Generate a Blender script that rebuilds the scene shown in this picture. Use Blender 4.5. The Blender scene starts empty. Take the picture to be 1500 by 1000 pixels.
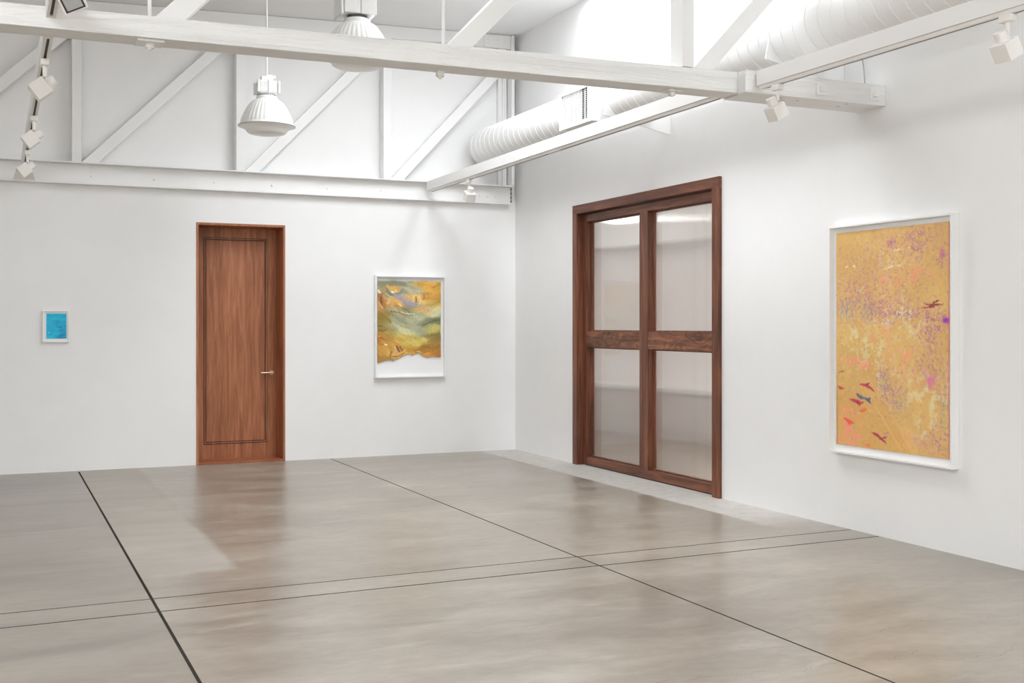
import bpy, math, random
from mathutils import Vector, Matrix, noise
random.seed(7)
sc = bpy.context.scene
COL = sc.collection
PI = math.pi
XR, YF = 5.92, 12.95                 # right wall plane, far wall plane

# ------------------------------------------------------------------ materials
def s2l(c):
    return tuple(((v/255)/12.92 if v/255 <= .04045 else ((v/255+.055)/1.055)**2.4) for v in c)

class NT:
    def __init__(s, name):
        s.m = bpy.data.materials.new(name); s.m.use_nodes = True
        s.t = s.m.node_tree; s.n = s.t.nodes; s.l = s.t.links
        s.b = s.n['Principled BSDF']
        s.tc = s.n.new('ShaderNodeTexCoord')
    def node(s, kind, **kw):
        n = s.n.new(kind)
        for k, v in kw.items():
            if k.startswith('i_'):
                n.inputs[k[2:].replace('_', ' ')].default_value = v
            else: setattr(n, k, v)
        return n
    def link(s, a, b): s.l.new(a, b)
    def mapping(s, scale=(1,1,1), loc=(0,0,0), rot=(0,0,0), src=None):
        mp = s.node('ShaderNodeMapping')
        mp.inputs['Scale'].default_value = scale; mp.inputs['Location'].default_value = loc
        mp.inputs['Rotation'].default_value = rot
        s.link(src or s.tc.outputs['Object'], mp.inputs['Vector']); return mp.outputs['Vector']
    def noise(s, vec, scale, detail=4, rough=.5, dist=0):
        n = s.node('ShaderNodeTexNoise'); n.inputs['Scale'].default_value = scale
        n.inputs['Detail'].default_value = detail; n.inputs['Roughness'].default_value = rough
        n.inputs['Distortion'].default_value = dist
        s.link(vec, n.inputs['Vector']); return n.outputs['Fac']
    def ramp(s, fac, stops, soft=False):
        r = s.node('ShaderNodeValToRGB'); e = r.color_ramp.elements
        if soft: r.color_ramp.interpolation = 'B_SPLINE'
        while len(e) < len(stops): e.new(.5)
        for i, (p, c) in enumerate(stops):
            e[i].position = p; e[i].color = (*c, 1) if len(c) == 3 else c
        s.link(fac, r.inputs['Fac']); return r.outputs['Color']
    def math(s, op, a, b=None, clamp=False):
        n = s.node('ShaderNodeMath', operation=op, use_clamp=clamp)
        for i, v in enumerate((a, b)):
            if v is None: continue
            if isinstance(v, (int, float)): n.inputs[i].default_value = v
            else: s.link(v, n.inputs[i])
        return n.outputs[0]
    def mix(s, fac, a, b, blend='MIX'):
        n = s.node('ShaderNodeMix', data_type='RGBA', blend_type=blend)
        for i, v in ((0, fac), (6, a), (7, b)):
            if isinstance(v, (int, float)): n.inputs[i].default_value = v
            elif isinstance(v, tuple): n.inputs[i].default_value = (*v, 1)
            else: s.link(v, n.inputs[i])
        return n.outputs[2]
    def bump(s, h, strength=.3, dist=.01):
        n = s.node('ShaderNodeBump'); n.inputs['Strength'].default_value = strength
        n.inputs['Distance'].default_value = dist
        s.link(h, n.inputs['Height']); s.link(n.outputs['Normal'], s.b.inputs['Normal'])
    def base(s, v):
        if isinstance(v, tuple): s.b.inputs['Base Color'].default_value = (*v, 1)
        else: s.link(v, s.b.inputs['Base Color'])
    def rough(s, v):
        if isinstance(v, (int, float)): s.b.inputs['Roughness'].default_value = v
        else: s.link(v, s.b.inputs['Roughness'])

def paint(name, col, rough=.6, bump=.12, scale=60, var=.02, stretch=(1,1,1), spec=.4):
    t = NT(name)
    v = t.mapping(stretch)
    f = t.noise(v, scale*.05, 3)
    c0 = tuple(max(0, x-var) for x in col); c1 = tuple(min(1, x+var) for x in col)
    t.base(t.ramp(f, [(.35, c0), (.65, c1)]))
    t.rough(rough); t.b.inputs['Specular IOR Level'].default_value = spec
    t.bump(t.noise(v, scale, 4, .6), bump, .003)
    return t.m

def rough_timber(name, col, axis):
    t = NT(name)
    st = [9, 9, 9]; st[axis] = .55
    v = t.mapping(tuple(st))
    w = t.noise(v, 1.3, 6, .62, 1.4)
    ridg = t.math('ABSOLUTE', t.math('SUBTRACT', w, .5))
    crack = t.math('LESS_THAN', ridg, .006)
    lines = t.math('MULTIPLY', t.math('SUBTRACT', 1.0, t.math('MULTIPLY', ridg, 9, True), True), .5)
    fine = t.noise(t.mapping(tuple(x*3 for x in st)), 3, 3)
    t.base(tuple(col)); t.rough(.55)
    h = t.math('ADD', t.math('MULTIPLY', fine, .25), t.math('MULTIPLY', lines, -.9))
    t.bump(h, .6, .014)
    return t.m

def wood(name, cols, axis, scale=1.0, rough=.38, spec=.4, cath=.0):
    """cols: dark, mid, light"""
    t = NT(name)
    st = [7*scale, 7*scale, 7*scale]; st[axis] = .45*scale
    v = t.mapping(tuple(st))
    f = t.noise(v, 2.2, 5, .6, .9)
    st2 = [60*scale]*3; st2[axis] = 1.6*scale
    g = t.noise(t.mapping(tuple(st2)), 2.0, 4, .6)
    big = t.noise(t.mapping(tuple(x*.3 for x in st)), 1.6, 3)
    s = t.math('ADD', t.math('MULTIPLY', f, .55), t.math('ADD', t.math('MULTIPLY', g, .25), t.math('MULTIPLY', big, .3)))
    if cath:
        st3 = [3.4*scale]*3; st3[axis] = 1.3*scale
        fg = t.noise(t.mapping(tuple(st3), loc=(.3, .2, .9)), 1.5, 3, .45, .5)
        w = t.math('ADD', t.math('MULTIPLY', t.math('SINE', t.math('MULTIPLY', fg, 44)), .5), .5)
        s = t.math('ADD', t.math('MULTIPLY', s, 1-cath), t.math('MULTIPLY', w, cath))
    t.base(t.ramp(s, [(.40, cols[0]), (.54, cols[1]), (.68, cols[2])]))
    t.rough(rough); t.b.inputs['Specular IOR Level'].default_value = spec
    t.bump(g, .06, .002)
    return t.m

def plain(name, col, rough=.5, metal=0, emit=None, es=0):
    t = NT(name)
    f = t.noise(t.mapping(), 30, 2)
    t.base(t.ramp(f, [(.3, tuple(x*.96 for x in col)), (.7, tuple(min(1, x*1.03) for x in col))]))
    t.rough(rough); t.b.inputs['Metallic'].default_value = metal
    if emit:
        t.b.inputs['Emission Color'].default_value = (*emit, 1); t.b.inputs['Emission Strength'].default_value = es
    return t.m

M = {}
WALLC = (.85, .85, .848)
M['wall'] = paint('white_wall_paint', WALLC, .62, .05, 90, .006, spec=.25)
M['ceiling'] = paint('white_ceiling_paint', (.84, .84, .84), .7, .05, 50, .006, spec=.2)
M['steel_white'] = paint('white_painted_steel', (.84, .84, .835), .45, .04, 80, .008)
M['timber_x'] = rough_timber('white_painted_rough_timber', (.84, .84, .835), 0)
M['board_y'] = paint('white_painted_board', (.84, .835, .825), .5, .15, 60, .008, (1, .1, 1))
M['board_x'] = paint('white_painted_board_cross', (.85, .85, .845), .5, .1, 60, .008, (.1, 1, 1))
M['duct'] = paint('white_painted_duct', (.84, .84, .835), .42, .04, 30, .008)
M['enamel'] = paint('white_enamel', (.88, .88, .87), .3, .0, 30, .004)
M['cast_white'] = paint('white_cast_housing', (.78, .785, .78), .45, .35, 120, .03)
M['lamp_plastic'] = paint('cream_white_housing', (.82, .80, .77), .45, .02, 30, .004)
M['dark'] = plain('dark_slot', (.035, .033, .03), .6)
M['dgrey'] = plain('dark_grey_rim', (.12, .12, .12), .5)
M['mid'] = plain('grey_metal', (.42, .42, .42), .4)
M['frame_white'] = paint('white_lacquered_frame', (.86, .855, .845), .42, .01, 30, .004)
M['mat_white'] = paint('white_backing_board', (.86, .86, .86), .8, .02, 40, .004)
M['brass'] = plain('brushed_brass', (.72, .50, .33), .28, 1.0)
M['wire'] = plain('grey_cable', (.42, .42, .41), .5)
DOORW = (s2l((124, 72, 44)), s2l((160, 100, 66)), s2l((186, 124, 88)))
M['door_wood'] = wood('reddish_brown_veneer', DOORW, 2, 1.5, .42)
M['door_shadow'] = wood('moulding_shadow_brown', (s2l((50, 27, 20)), s2l((70, 38, 28)), s2l((90, 52, 40))), 2, 1.5, .4)
M['door_x'] = wood('reddish_brown_threshold', (s2l((130, 72, 44)), s2l((160, 94, 62)), s2l((184, 118, 84))), 0, 1.5, .35)
WAL = (s2l((66, 38, 27)), s2l((108, 64, 46)), s2l((146, 92, 66)))
M['walnut_z'] = wood('walnut_upright', WAL, 2, 1.3, .4)
M['walnut_y'] = wood('walnut_crosspiece', WAL, 1, 1.3, .4)
M['walnut_fig'] = wood('figured_walnut', (s2l((70, 42, 32)), s2l((116, 74, 56)), s2l((166, 106, 74))), 1, 1.1, .4, cath=.10)

def glass_mat():
    t = NT('ribbed_clear_glass')
    b = t.b
    t.base((.97, .975, .97)); b.inputs['Transmission Weight'].default_value = 1
    b.inputs['IOR'].default_value = 1.45; b.inputs['Roughness'].default_value = .05
    return t.m
M['glass'] = glass_mat()

def floor_mat():
    t = NT('polished_concrete')
    o = t.tc.outputs['Object']
    sep = t.node('ShaderNodeSeparateXYZ'); t.link(o, sep.inputs[0])
    X, Y = sep.outputs['X'], sep.outputs['Y']
    n1 = t.noise(t.mapping((1, 1, 1)), .7, 4, .5, 0)
    n2 = t.noise(t.mapping((1, 2.2, 1), rot=(0, 0, .5)), 1.3, 5, .55, .2)
    n3 = t.noise(t.mapping((1, 1.6, 1)), 9, 6, .6)
    f = t.math('ADD', t.math('MULTIPLY', n1, .34), t.math('ADD', t.math('MULTIPLY', n2, .40), t.math('MULTIPLY', n3, .26)))
    col = t.ramp(f, [(.34, (.205, .168, .126)), (.45, (.286, .245, .196)), (.55, (.345, .303, .250)), (.66, (.44, .395, .335))], True)
    st = t.ramp(t.noise(t.mapping((1.6, 5, 1), loc=(3, 1, 0), rot=(0, 0, .12)), .9, 6, .6, .6), [(.58, (0, 0, 0)), (.72, (1, 1, 1))])
    col = t.mix(t.math('MULTIPLY', st, .5), col, (.20, .165, .13))
    li = t.ramp(t.noise(t.mapping((1.2, 3, 1), loc=(9, 4, 0)), 1.1, 6, .65, .5), [(.56, (0, 0, 0)), (.74, (1, 1, 1))])
    col = t.mix(t.math('MULTIPLY', li, .55), col, (.50, .46, .41))
    slab = t.math('LESS_THAN', X, .81)
    col = t.mix(t.math('MULTIPLY', slab, .30), col, (.19, .165, .13))
    # arcs left by the trowel machine
    sw = t.noise(t.mapping((.6, 3.0, 1), rot=(0, 0, -.2)), 1.0, 4, .5, .5)
    swm = t.ramp(sw, [(.48, (0, 0, 0)), (.66, (1, 1, 1))], True)
    left = t.math('SUBTRACT', 1.0, t.math('MULTIPLY', t.math('SUBTRACT', X, .2), .5, True), True)
    col = t.mix(t.math('MULTIPLY', swm, t.math('ADD', t.math('MULTIPLY', left, .8), .35)), col, (.2, .17, .14))
    # unpolished strip by the right wall and by the first joint
    wob = t.math('MULTIPLY', t.math('SUBTRACT', t.noise(t.mapping(), 3, 3), .5), .05)
    XW, YW = t.math('ADD', X, wob), t.math('ADD', Y, wob)
    def ss(v, a, b):
        r = t.node('ShaderNodeMapRange', interpolation_type='SMOOTHSTEP')
        t.link(v, r.inputs['Value']); r.inputs['From Min'].default_value = a; r.inputs['From Max'].default_value = b
        return r.outputs['Result']
    strip = t.math('MULTIPLY', ss(XW, 5.41, 5.45), ss(YW, 6.6, 7.8))
    patch = t.math('MULTIPLY', t.math('MULTIPLY', t.math('GREATER_THAN', X, .82), t.math('SUBTRACT', 1.0, ss(XW, 1.36, 1.45))), ss(YW, 7.30, 7.42))
    raw = t.math('MAXIMUM', strip, t.math('MULTIPLY', patch, .8))
    tone = t.ramp(n2, [(.3, (.40, .362, .315)), (.7, (.45, .412, .362))], True)
    tone2 = t.ramp(n3, [(.35, (.52, .485, .45)), (.65, (.62, .59, .555))])
    col = t.mix(t.math('MULTIPLY', patch, .6), col, tone)
    col = t.mix(t.math('MULTIPLY', strip, .9), col, tone2)
    # darker towards the right wall, nearer part
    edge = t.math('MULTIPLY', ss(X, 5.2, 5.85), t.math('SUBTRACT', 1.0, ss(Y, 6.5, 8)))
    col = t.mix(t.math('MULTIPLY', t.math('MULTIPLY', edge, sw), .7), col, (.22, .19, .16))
    # hairline cracks
    def crack(x0, x1, y0, k, seed, w):
        nz = t.math('MULTIPLY', t.math('SUBTRACT', t.noise(t.mapping((1, .05, 1), loc=(seed, 0, 0)), 3.0, 5, .6), .5), .45)
        yy = t.math('SUBTRACT', t.math('SUBTRACT', t.math('SUBTRACT', Y, y0), t.math('MULTIPLY', t.math('SUBTRACT', X, x0), k)), nz)
        d = t.math('LESS_THAN', t.math('ABSOLUTE', yy), w)
        return t.math('MULTIPLY', d, t.math('MULTIPLY', t.math('GREATER_THAN', X, x0), t.math('LESS_THAN', X, x1)))
    br = t.ramp(t.noise(t.mapping(), 9, 3), [(.4, (0, 0, 0)), (.5, (1, 1, 1))])
    ck = t.math('MAXIMUM', crack(4.05, 6.0, 4.55, -.12, 3.1, .0035), crack(2.6, 4.0, 4.25, -.13, 8.3, .0035))
    ck = t.math('MAXIMUM', ck, crack(3.9, 5.9, 3.95, .05, 15.2, .003))
    col = t.mix(t.math('MULTIPLY', t.math('MULTIPLY', ck, br), .5), col, (.10, .08, .065))
    # small chips
    sp = t.noise(t.mapping((1, 2, 1)), 7.5, 2)
    col = t.mix(t.math('MULTIPLY', t.math('GREATER_THAN', sp, .80), .75), col, (.09, .07, .06))
    t.base(col)
    r0 = t.math('MAXIMUM', t.math('ADD', .22, t.math('MULTIPLY', n2, .16)), .283)
    rr = t.math('ADD', t.math('MULTIPLY', t.math('SUBTRACT', 1.0, raw), r0), t.math('MULTIPLY', raw, .62))
    t.rough(rr); t.b.inputs['Specular IOR Level'].default_value = .85
    return t.m
M['floor'] = floor_mat()
M['joint'] = plain('dark_joint_filler', (.06, .05, .042), .8)

# ------------------------------------------------------------------ mesh builder
class MB:
    def __init__(s): s.v = []; s.f = []; s.sm = []; s.mi = []
    def add(s, vs, fs, smooth=False, mi=0):
        b = len(s.v); s.v += [Vector(p) for p in vs]
        for f in fs: s.f.append([b+i for i in f]); s.sm.append(smooth); s.mi.append(mi)
        return s
    def box(s, x0, x1, y0, y1, z0, z1, mi=0):
        vs = [(x, y, z) for x in (x0, x1) for y in (y0, y1) for z in (z0, z1)]
        return s.add(vs, [(0,1,3,2), (4,6,7,5), (0,4,5,1), (2,3,7,6), (0,2,6,4), (1,5,7,3)], mi=mi)
    def hexa(s, c8, mi=0):
        """8 corners in box() order"""
        return s.add(c8, [(0,1,3,2), (4,6,7,5), (0,4,5,1), (2,3,7,6), (0,2,6,4), (1,5,7,3)], mi=mi)
    def obox(s, c, ax, ay, az, hx, hy, hz, mi=0):
        c = Vector(c); ax, ay, az = Vector(ax), Vector(ay), Vector(az)
        vs = [c+ax*i*hx+ay*j*hy+az*k*hz for i in (-1,1) for j in (-1,1) for k in (-1,1)]
        return s.hexa(vs, mi)
    def prism(s, poly, axis, a, b, mi=0):
        """poly: 2D points in the two other axes (in xyz order), extruded along axis a..b"""
        def P(p, w):
            q = list(p); q.insert(axis, w); return tuple(q)
        n = len(poly)
        vs = [P(p, a) for p in poly]+[P(p, b) for p in poly]
        fs = [list(range(n))[::-1], list(range(n, 2*n))]+[(i, (i+1)%n, n+(i+1)%n, n+i) for i in range(n)]
        return s.add(vs, fs, mi=mi)
    def tube(s, p0, p1, r0, r1=None, n=16, caps=True, mi=0, smooth=True):
        p0, p1 = Vector(p0), Vector(p1); r1 = r0 if r1 is None else r1
        d = (p1-p0).normalized(); u = d.orthogonal().normalized(); w = d.cross(u)
        vs = []
        for p, r in ((p0, r0), (p1, r1)):
            vs += [p+(u*math.cos(2*PI*i/n)+w*math.sin(2*PI*i/n))*r for i in range(n)]
        s.add(vs, [(i, (i+1)%n, n+(i+1)%n, n+i) for i in range(n)], smooth, mi)
        if caps: s.add(vs[:n], [list(range(n))[::-1]], mi=mi); s.add(vs[n:], [list(range(n))], mi=mi)
        return s
    def lathe(s, c, prof, n=48, smooth=True, mi=0, flute=None):
        """prof [(r,z)]; flute(r,z,a)->dr"""
        c = Vector(c); vs = []
        for r, z in prof:
            for i in range(n):
                a = 2*PI*i/n; rr = r+(flute(r, z, a) if flute else 0)
                vs.append(c+Vector((rr*math.cos(a), rr*math.sin(a), z)))
        fs = [(j*n+i, j*n+(i+1)%n, (j+1)*n+(i+1)%n, (j+1)*n+i) for j in range(len(prof)-1) for i in range(n)]
        return s.add(vs, fs, smooth, mi)
    def path(s, pts, r, n=8, mi=0):
        for a, b in zip(pts[:-1], pts[1:]): s.tube(a, b, r, r, n, True, mi)
        return s
    def build(s, name, mats, parent=None, bevel=0, origin=None):
        me = bpy.data.meshes.new(name)
        root = Vector((0, 0, 0))
        if parent is not None:
            o = parent
            while o is not None: root = root+o.location; o = o.parent
        org = Vector(origin) if origin is not None else Vector((0, 0, 0))
        off = root+org if parent is None else root
        me.from_pydata([tuple(v-off) for v in s.v], [], s.f)
        if not isinstance(mats, (list, tuple)): mats = [mats]
        for m in mats: me.materials.append(m)
        for p, sm, mi in zip(me.polygons, s.sm, s.mi): p.use_smooth = sm; p.material_index = mi
        me.update()
        ob = bpy.data.objects.new(name, me); COL.objects.link(ob)
        if parent is not None: ob.parent = parent
        else: ob.location = org
        if bevel:
            b = ob.modifiers.new('bevel', 'BEVEL'); b.width = bevel; b.segments = 2; b.limit_method = 'ANGLE'
            b.harden_normals = False
        return ob

def tag(o, label=None, cat=None, group=None, kind=None):
    for k, v in (('label', label), ('category', cat), ('group', group), ('kind', kind)):
        if v: o[k] = v
    return o
def thing(name, loc, label, cat, group=None, kind=None):
    o = bpy.data.objects.new(name, None); COL.objects.link(o); o.location = loc
    o.empty_display_size = .1
    return tag(o, label, cat, group, kind)
def copy_tree(o, parent=None):
    c = o.copy(); COL.objects.link(c); c.parent = parent
    for ch in list(o.children): copy_tree(ch, c)
    return c
def struct(name, mb, mat, label, cat, bevel=0):
    return tag(mb.build(name, mat, bevel=bevel), label, cat, kind='structure')

# ------------------------------------------------------------------ room shell
def ceil_z(x): return 4.955+.03*x
X0, Y0 = -7.0, -5.0
# floor: slabs with real joint gaps over a dark bed
fl = MB()
ya = lambda x: 6.394+.0201*x
yb = lambda x: 6.711+.0181*x
cols = [(X0-.2, .8025), (.8195, 3.5455), (3.5585, XR+.05)]
def rows(x):
    return [(Y0-.2, ya(x)-.008), (ya(x)+.008, yb(x)-.007), (yb(x)+.007, YF+.5)]
def wobble(x, y): return .004*noise.noise(Vector((x*3.1, y*3.1, 0)))
for (xa, xb) in cols:
    for r in range(3):
        nx = max(2, int((xb-xa)/.12)); 
        top = []; bot = []
        for i in range(nx+1):
            x = xa+(xb-xa)*i/nx; lo, hi = rows(x)[r]
            lo += wobble(x, lo) if r > 0 else 0; hi += wobble(x, hi) if r < 2 else 0
            bot.append((x, lo)); top.append((x, hi))
        vs = []; n = nx+1
        for p in bot: vs.append((p[0], p[1], 0))
        for p in top: vs.append((p[0], p[1], 0))
        fl.add(vs, [(i, i+1, n+i+1, n+i) for i in range(nx)])
        per = bot+top[::-1]; m = len(per)
        fl.add([(p[0], p[1], 0) for p in per]+[(p[0], p[1], -.02) for p in per],
               [(i, m+i, m+(i+1)%m, (i+1)%m) for i in range(m)], mi=1)
fl.add([(X0-.3, Y0-.3, -.012), (XR+.3, Y0-.3, -.012), (XR+.3, YF+.6, -.012), (X0-.3, YF+.6, -.012)], [(0, 1, 2, 3)], mi=1)
struct('floor', fl, [M['floor'], M['joint']], 'polished grey-beige concrete floor with dark straight joints and hairline cracks', 'floor')

D1 = (2.035, 3.025, 2.690)            # far door hole x0,x1,ztop
D2 = (8.60, 11.262, 2.80)             # right door hole y0,y1,ztop
T = .4
w = MB()
w.box(X0-.2, D1[0], YF, YF+T, -.02, 3.10); w.box(D1[1], XR+.18, YF, YF+T, -.02, 3.10); w.box(D1[0], D1[1], YF, YF+T, D1[2], 3.10)
w.box(X0-.2, XR+.18, YF+.03, YF+T, 3.10, 5.4)
w.box(D1[0]-.02, D1[1]+.02, YF+.385, YF+T, -.02, D1[2]+.02)  # unseen backing added behind the door to stop outside light leaking in
struct('wall_back', w, M['wall'], 'white far wall with the wooden door, two small pictures and a truss above', 'wall')
w = MB()
XT = XR+.18
w.box(XR, XT, Y0-.2, D2[0], -.02, 5.4); w.box(XR, XT, D2[1], YF, -.02, 5.4); w.box(XR, XT, D2[0], D2[1], D2[2], 5.4)
struct('wall_right', w, M['wall'], 'white right wall with glazed double-height opening and the large golden picture', 'wall')
struct('wall_left', MB().box(X0-.2, X0, Y0-.2, YF, -.02, 5.4), M['wall'], 'plain white left wall outside the view', 'wall')
struct('wall_front', MB().box(X0, XR, Y0-.2, Y0, -.02, 5.4), M['wall'], 'plain white wall behind the viewpoint', 'wall')

# ceiling with skylights; unseen wells behind and left of the view added for fill
SKY = [(3.2, 4.5, 7.3, 11.1), (5.3, 5.83, 7.2, 11.1), (2.8, 5.0, -3.6, .0), (-5.9, -2.1, -3.0, 4.0), (5.0, 5.5, 2.6, 5.0)]
xs = sorted({X0-.2, XR+.1, *[v for s in SKY for v in s[:2]]}); ys = sorted({Y0-.2, YF+.1, *[v for s in SKY for v in s[2:]]})
w = MB()
for i in range(len(xs)-1):
    for j in range(len(ys)-1):
        cx, cy = (xs[i]+xs[i+1])/2, (ys[j]+ys[j+1])/2
        if any(a < cx < b and c < cy < d for a, b, c, d in SKY): continue
        a, b, c, d = xs[i], xs[i+1], ys[j], ys[j+1]
        w.add([(a, c, ceil_z(a)), (b, c, ceil_z(b)), (b, d, ceil_z(b)), (a, d, ceil_z(a))], [(0, 3, 2, 1)])
        w.add([(a, c, ceil_z(a)+.12), (b, c, ceil_z(b)+.12), (b, d, ceil_z(b)+.12), (a, d, ceil_z(a)+.12)], [(0, 1, 2, 3)])
for (a, b, c, d) in SKY:                               # curbs of the wells
    for (x0, x1, y0, y1) in ((a-.06, a, c-.06, d+.06), (b, b+.06, c-.06, d+.06), (a, b, c-.06, c), (a, b, d, d+.06)):
        vs = []
        for x in (x0, x1):
            for y in (y0, y1):
                vs += [(x, y, ceil_z(x)), (x, y, ceil_z(b)+.40)]
        w.hexa(vs)
struct('ceiling', w, M['ceiling'], 'white gently sloping ceiling with skylights above the trusses and unseen wells added for fill', 'ceiling')

# ------------------------------------------------------------------ room behind the ribbed glass
RM = paint('warm_white_room_paint', (.78, .75, .735), .7, .02, 40, .006)
RF = paint('brown_grey_room_floor', (.28, .23, .20), .5, .05, 20, .02)
RC = paint('white_room_paint', (.82, .82, .80), .7, .02, 40, .006)
bx0, bx1, by0, by1 = XT, 9.8, 4.0, 14.4
w = MB(); w.add([(bx0, by0, -.001), (bx1, by0, -.001), (bx1, by1, -.001), (bx0, by1, -.001)], [(0,1,2,3)]); 
struct('floor_side_room', w, RF, 'brown-grey floor of the room seen blurred behind the ribbed glass', 'floor')
w = MB(); w.box(bx1, bx1+.1, by0, by1, -.02, 3.3); w.box(bx0, bx1, by0-.1, by0, -.02, 3.3); w.box(bx0, bx1, by1, by1+.1, -.02, 3.3); w.box(bx0-.1, bx0, YF+.3, by1, -.02, 3.3)
struct('wall_side_room', w, RM, 'warm white walls of the room seen blurred behind the ribbed glass', 'wall')
struct('ceiling_side_room', MB().box(bx0, bx1, by0, by1, 3.3, 3.4), RC, 'white ceiling of the room behind the ribbed glass', 'ceiling')
struct('trim_1', MB().box(bx1-.35, bx1, by0, by1, 2.68, 3.3).box(bx0, bx1-.35, by1-.35, by1, 2.68, 3.3), RC, 'white soffit high in the room behind the ribbed glass', 'trim')
struct('trim_2', MB().box(bx1-.30, bx1, by0, by1, .64, .70).box(bx0, bx1-.30, by1-.30, by1, .64, .70), RC, 'pale ledge low in the room behind the ribbed glass', 'trim')
w = MB(); w.box(bx1-.26, bx1, by0, by1, 0, .64).box(bx0, bx1-.26, by1-.26, by1, 0, .64)
struct('trim_3', w, paint('grey_base_panel', (.55, .51, .48), .6, .02, 30, .01), 'grey base panel under the ledge behind the ribbed glass', 'trim')
GL = (1, .98, .96)
LT = thing('light_bar', (8.3, 12.6, 2.96), 'bright white light bar hanging behind the ribbed glass door', 'lamp')
MB().box(7.3, 9.1, 12.57, 12.63, 2.97, 3.0).box(7.46, 7.47, 12.6, 12.61, 3.0, 3.3).box(8.93, 8.94, 12.6, 12.61, 3.0, 3.3).build('housing', M['enamel'], LT)
MB().box(7.3, 9.1, 12.575, 12.625, 2.945, 2.969).build('tube', plain('glowing_tube', (1, 1, 1), .5, 0, GL, 42), LT)
LP = thing('fill_panel', (6.95, 7.0, 3.3), 'unseen light panel added to brighten the room behind the ribbed glass', 'lamp')  # out-of-sight panel added to brighten the side room
MB().box(6.4, 7.5, 5.2, 8.8, 3.26, 3.2995).build('panel', plain('glowing_panel', (1, 1, 1), .5, 0, GL, 17), LP)

# ------------------------------------------------------------------ far wooden door
d = thing('door_1', (2.53, YF, 0), 'tall reddish-brown wooden door set deep in the far wall, brass lever on its right', 'door', kind='structure')
fx0, fx1, fz = 2.034, 3.026, 2.689
YD = 13.275
w = MB()
w.box(fx0, 2.060, YF-.006, YD+.06, 0, fz-.026)
w.box(3.001, fx1, YF-.006, YD+.06, 0, fz-.026)
w.box(fx0, fx1, YF-.006, YD+.06, fz-.026, fz)
w.build('door_frame', M['door_wood'], d, .002)
w = MB().hexa([(2.060, YF-.006, 0), (2.060, YF-.006, .022), (2.060, YD, 0), (2.060, YD, .022), (3.001, YF-.006, 0), (3.001, YF-.006, .022), (3.001, YD, 0), (3.001, YD, .022)])
w.build('threshold', M['door_x'], d, .003)
slab = MB().box(2.0605, 3.0005, YD, YD+.045, .012, fz-.0265).build('door_panel', M['door_wood'], d)
def ring(mb, x0, x1, z0, z1, wd, y0, y1):
    mb.box(x0, x1, y0, y1, z1-wd, z1); mb.box(x0, x1, y0, y1, z0, z0+wd)
    mb.box(x0, x0+wd, y0, y1, z0+wd, z1-wd); mb.box(x1-wd, x1, y0, y1, z0+wd, z1-wd)
px0, px1, pz0, pz1 = 2.166, 2.892, .190, 2.552
w = MB(); ring(w, px0, px1, pz0, pz1, .007, YD-.002, YD+.002)
ring(w, px0+.019, px1-.019, pz0+.019, pz1-.019, .011, YD-.002, YD+.002)
w.build('groove_shadow_line', M['door_shadow'], slab)  # dark strips paint the shadow lines along the moulding
w = MB(); ring(w, px0+.007, px1-.007, pz0+.007, pz1-.007, .012, YD-.012, YD+.002)
ring(w, px0+.030, px1-.030, pz0+.030, pz1-.030, .005, YD-.006, YD+.002)
w.build('moulding', M['door_wood'], slab, .003)
h = MB(); h.tube((2.944, YD, .997), (2.944, YD-.008, .997), .026, .026, 24)
h.tube((2.944, YD-.006, .997), (2.944, YD-.052, .997), .010, .010, 16)
h.tube((2.950, YD-.050, .997), (2.812, YD-.050, .997), .0095, .0085, 16)
h.build('lever_handle', M['brass'], d)

# ------------------------------------------------------------------ glazed sliding door in the right wall
g = thing('door_2', (XR, 9.93, 0), 'wide walnut-framed door with four ribbed glass panes in the right wall', 'door', kind='structure')
w = MB(); cx0, cx1 = 5.888, XR+.0
w.box(cx0, cx1, 11.243, 11.345, 0, 2.785); w.box(cx0, cx1, 8.510, 8.622, 0, 2.785)
cas = w.build('casing_upright', M['walnut_z'], g, .002)
MB().box(cx0, cx1, 8.510, 11.345, 2.785, 2.880).build('casing_header', M['walnut_y'], g, .002)
w = MB(); w.box(XR, XT, 11.243, 11.262, 0, 2.80); w.box(XR, XT, 8.60, 8.622, 0, 2.80); w.box(XR, XT, 8.622, 11.243, 2.785, 2.80)
w.build('jamb', M['walnut_z'], g)
fx, fxb = 5.962, 6.085
SL, SC, SR = (11.150, 11.236), (9.847, 10.011), (8.63, 8.715)
lf = MB()
lf.box(fx, fxb, *SL, .012, 2.772); lf.box(fx, fxb, *SR, .012, 2.772); lf.box(fx-.001, fxb, *SC, .09, 2.70)
lf.build('door_stile', M['walnut_z'], g, .002)
MB().box(fx, fxb, SR[1], SL[0], 2.692, 2.772).build('head_rail', M['walnut_y'], g, .002)
w = MB(); w.box(fx, fxb, SR[1], SL[0], .012, .095); w.build('bottom_rail', M['walnut_y'], g, .002)
for a, b in ((SC[1], SL[0]), (SR[1], SC[0])):
    MB().box(fx, fxb, a, b, 1.308, 1.482).build('middle_rail', M['walnut_fig'], g, .002)
def ribbed(y0, y1, z0, z1, x):
    pitch = .012; n = int((y1-y0)/pitch); per = 8
    N = n*per; vs = []
    for z in (z0, z1):
        for i in range(N+1):
            y = y0+(y1-y0)*i/N
            vs.append((x+.004+.0022*(math.cos(2*PI*i/per)), y, z))
    m = MB(); m.add(vs, [(i, i+1, N+1+i+1, N+1+i) for i in range(N)], True)
    m.add([(x, y0, z0), (x, y1, z0), (x, y1, z1), (x, y0, z1)], [(0, 3, 2, 1)])
    return m
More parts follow.
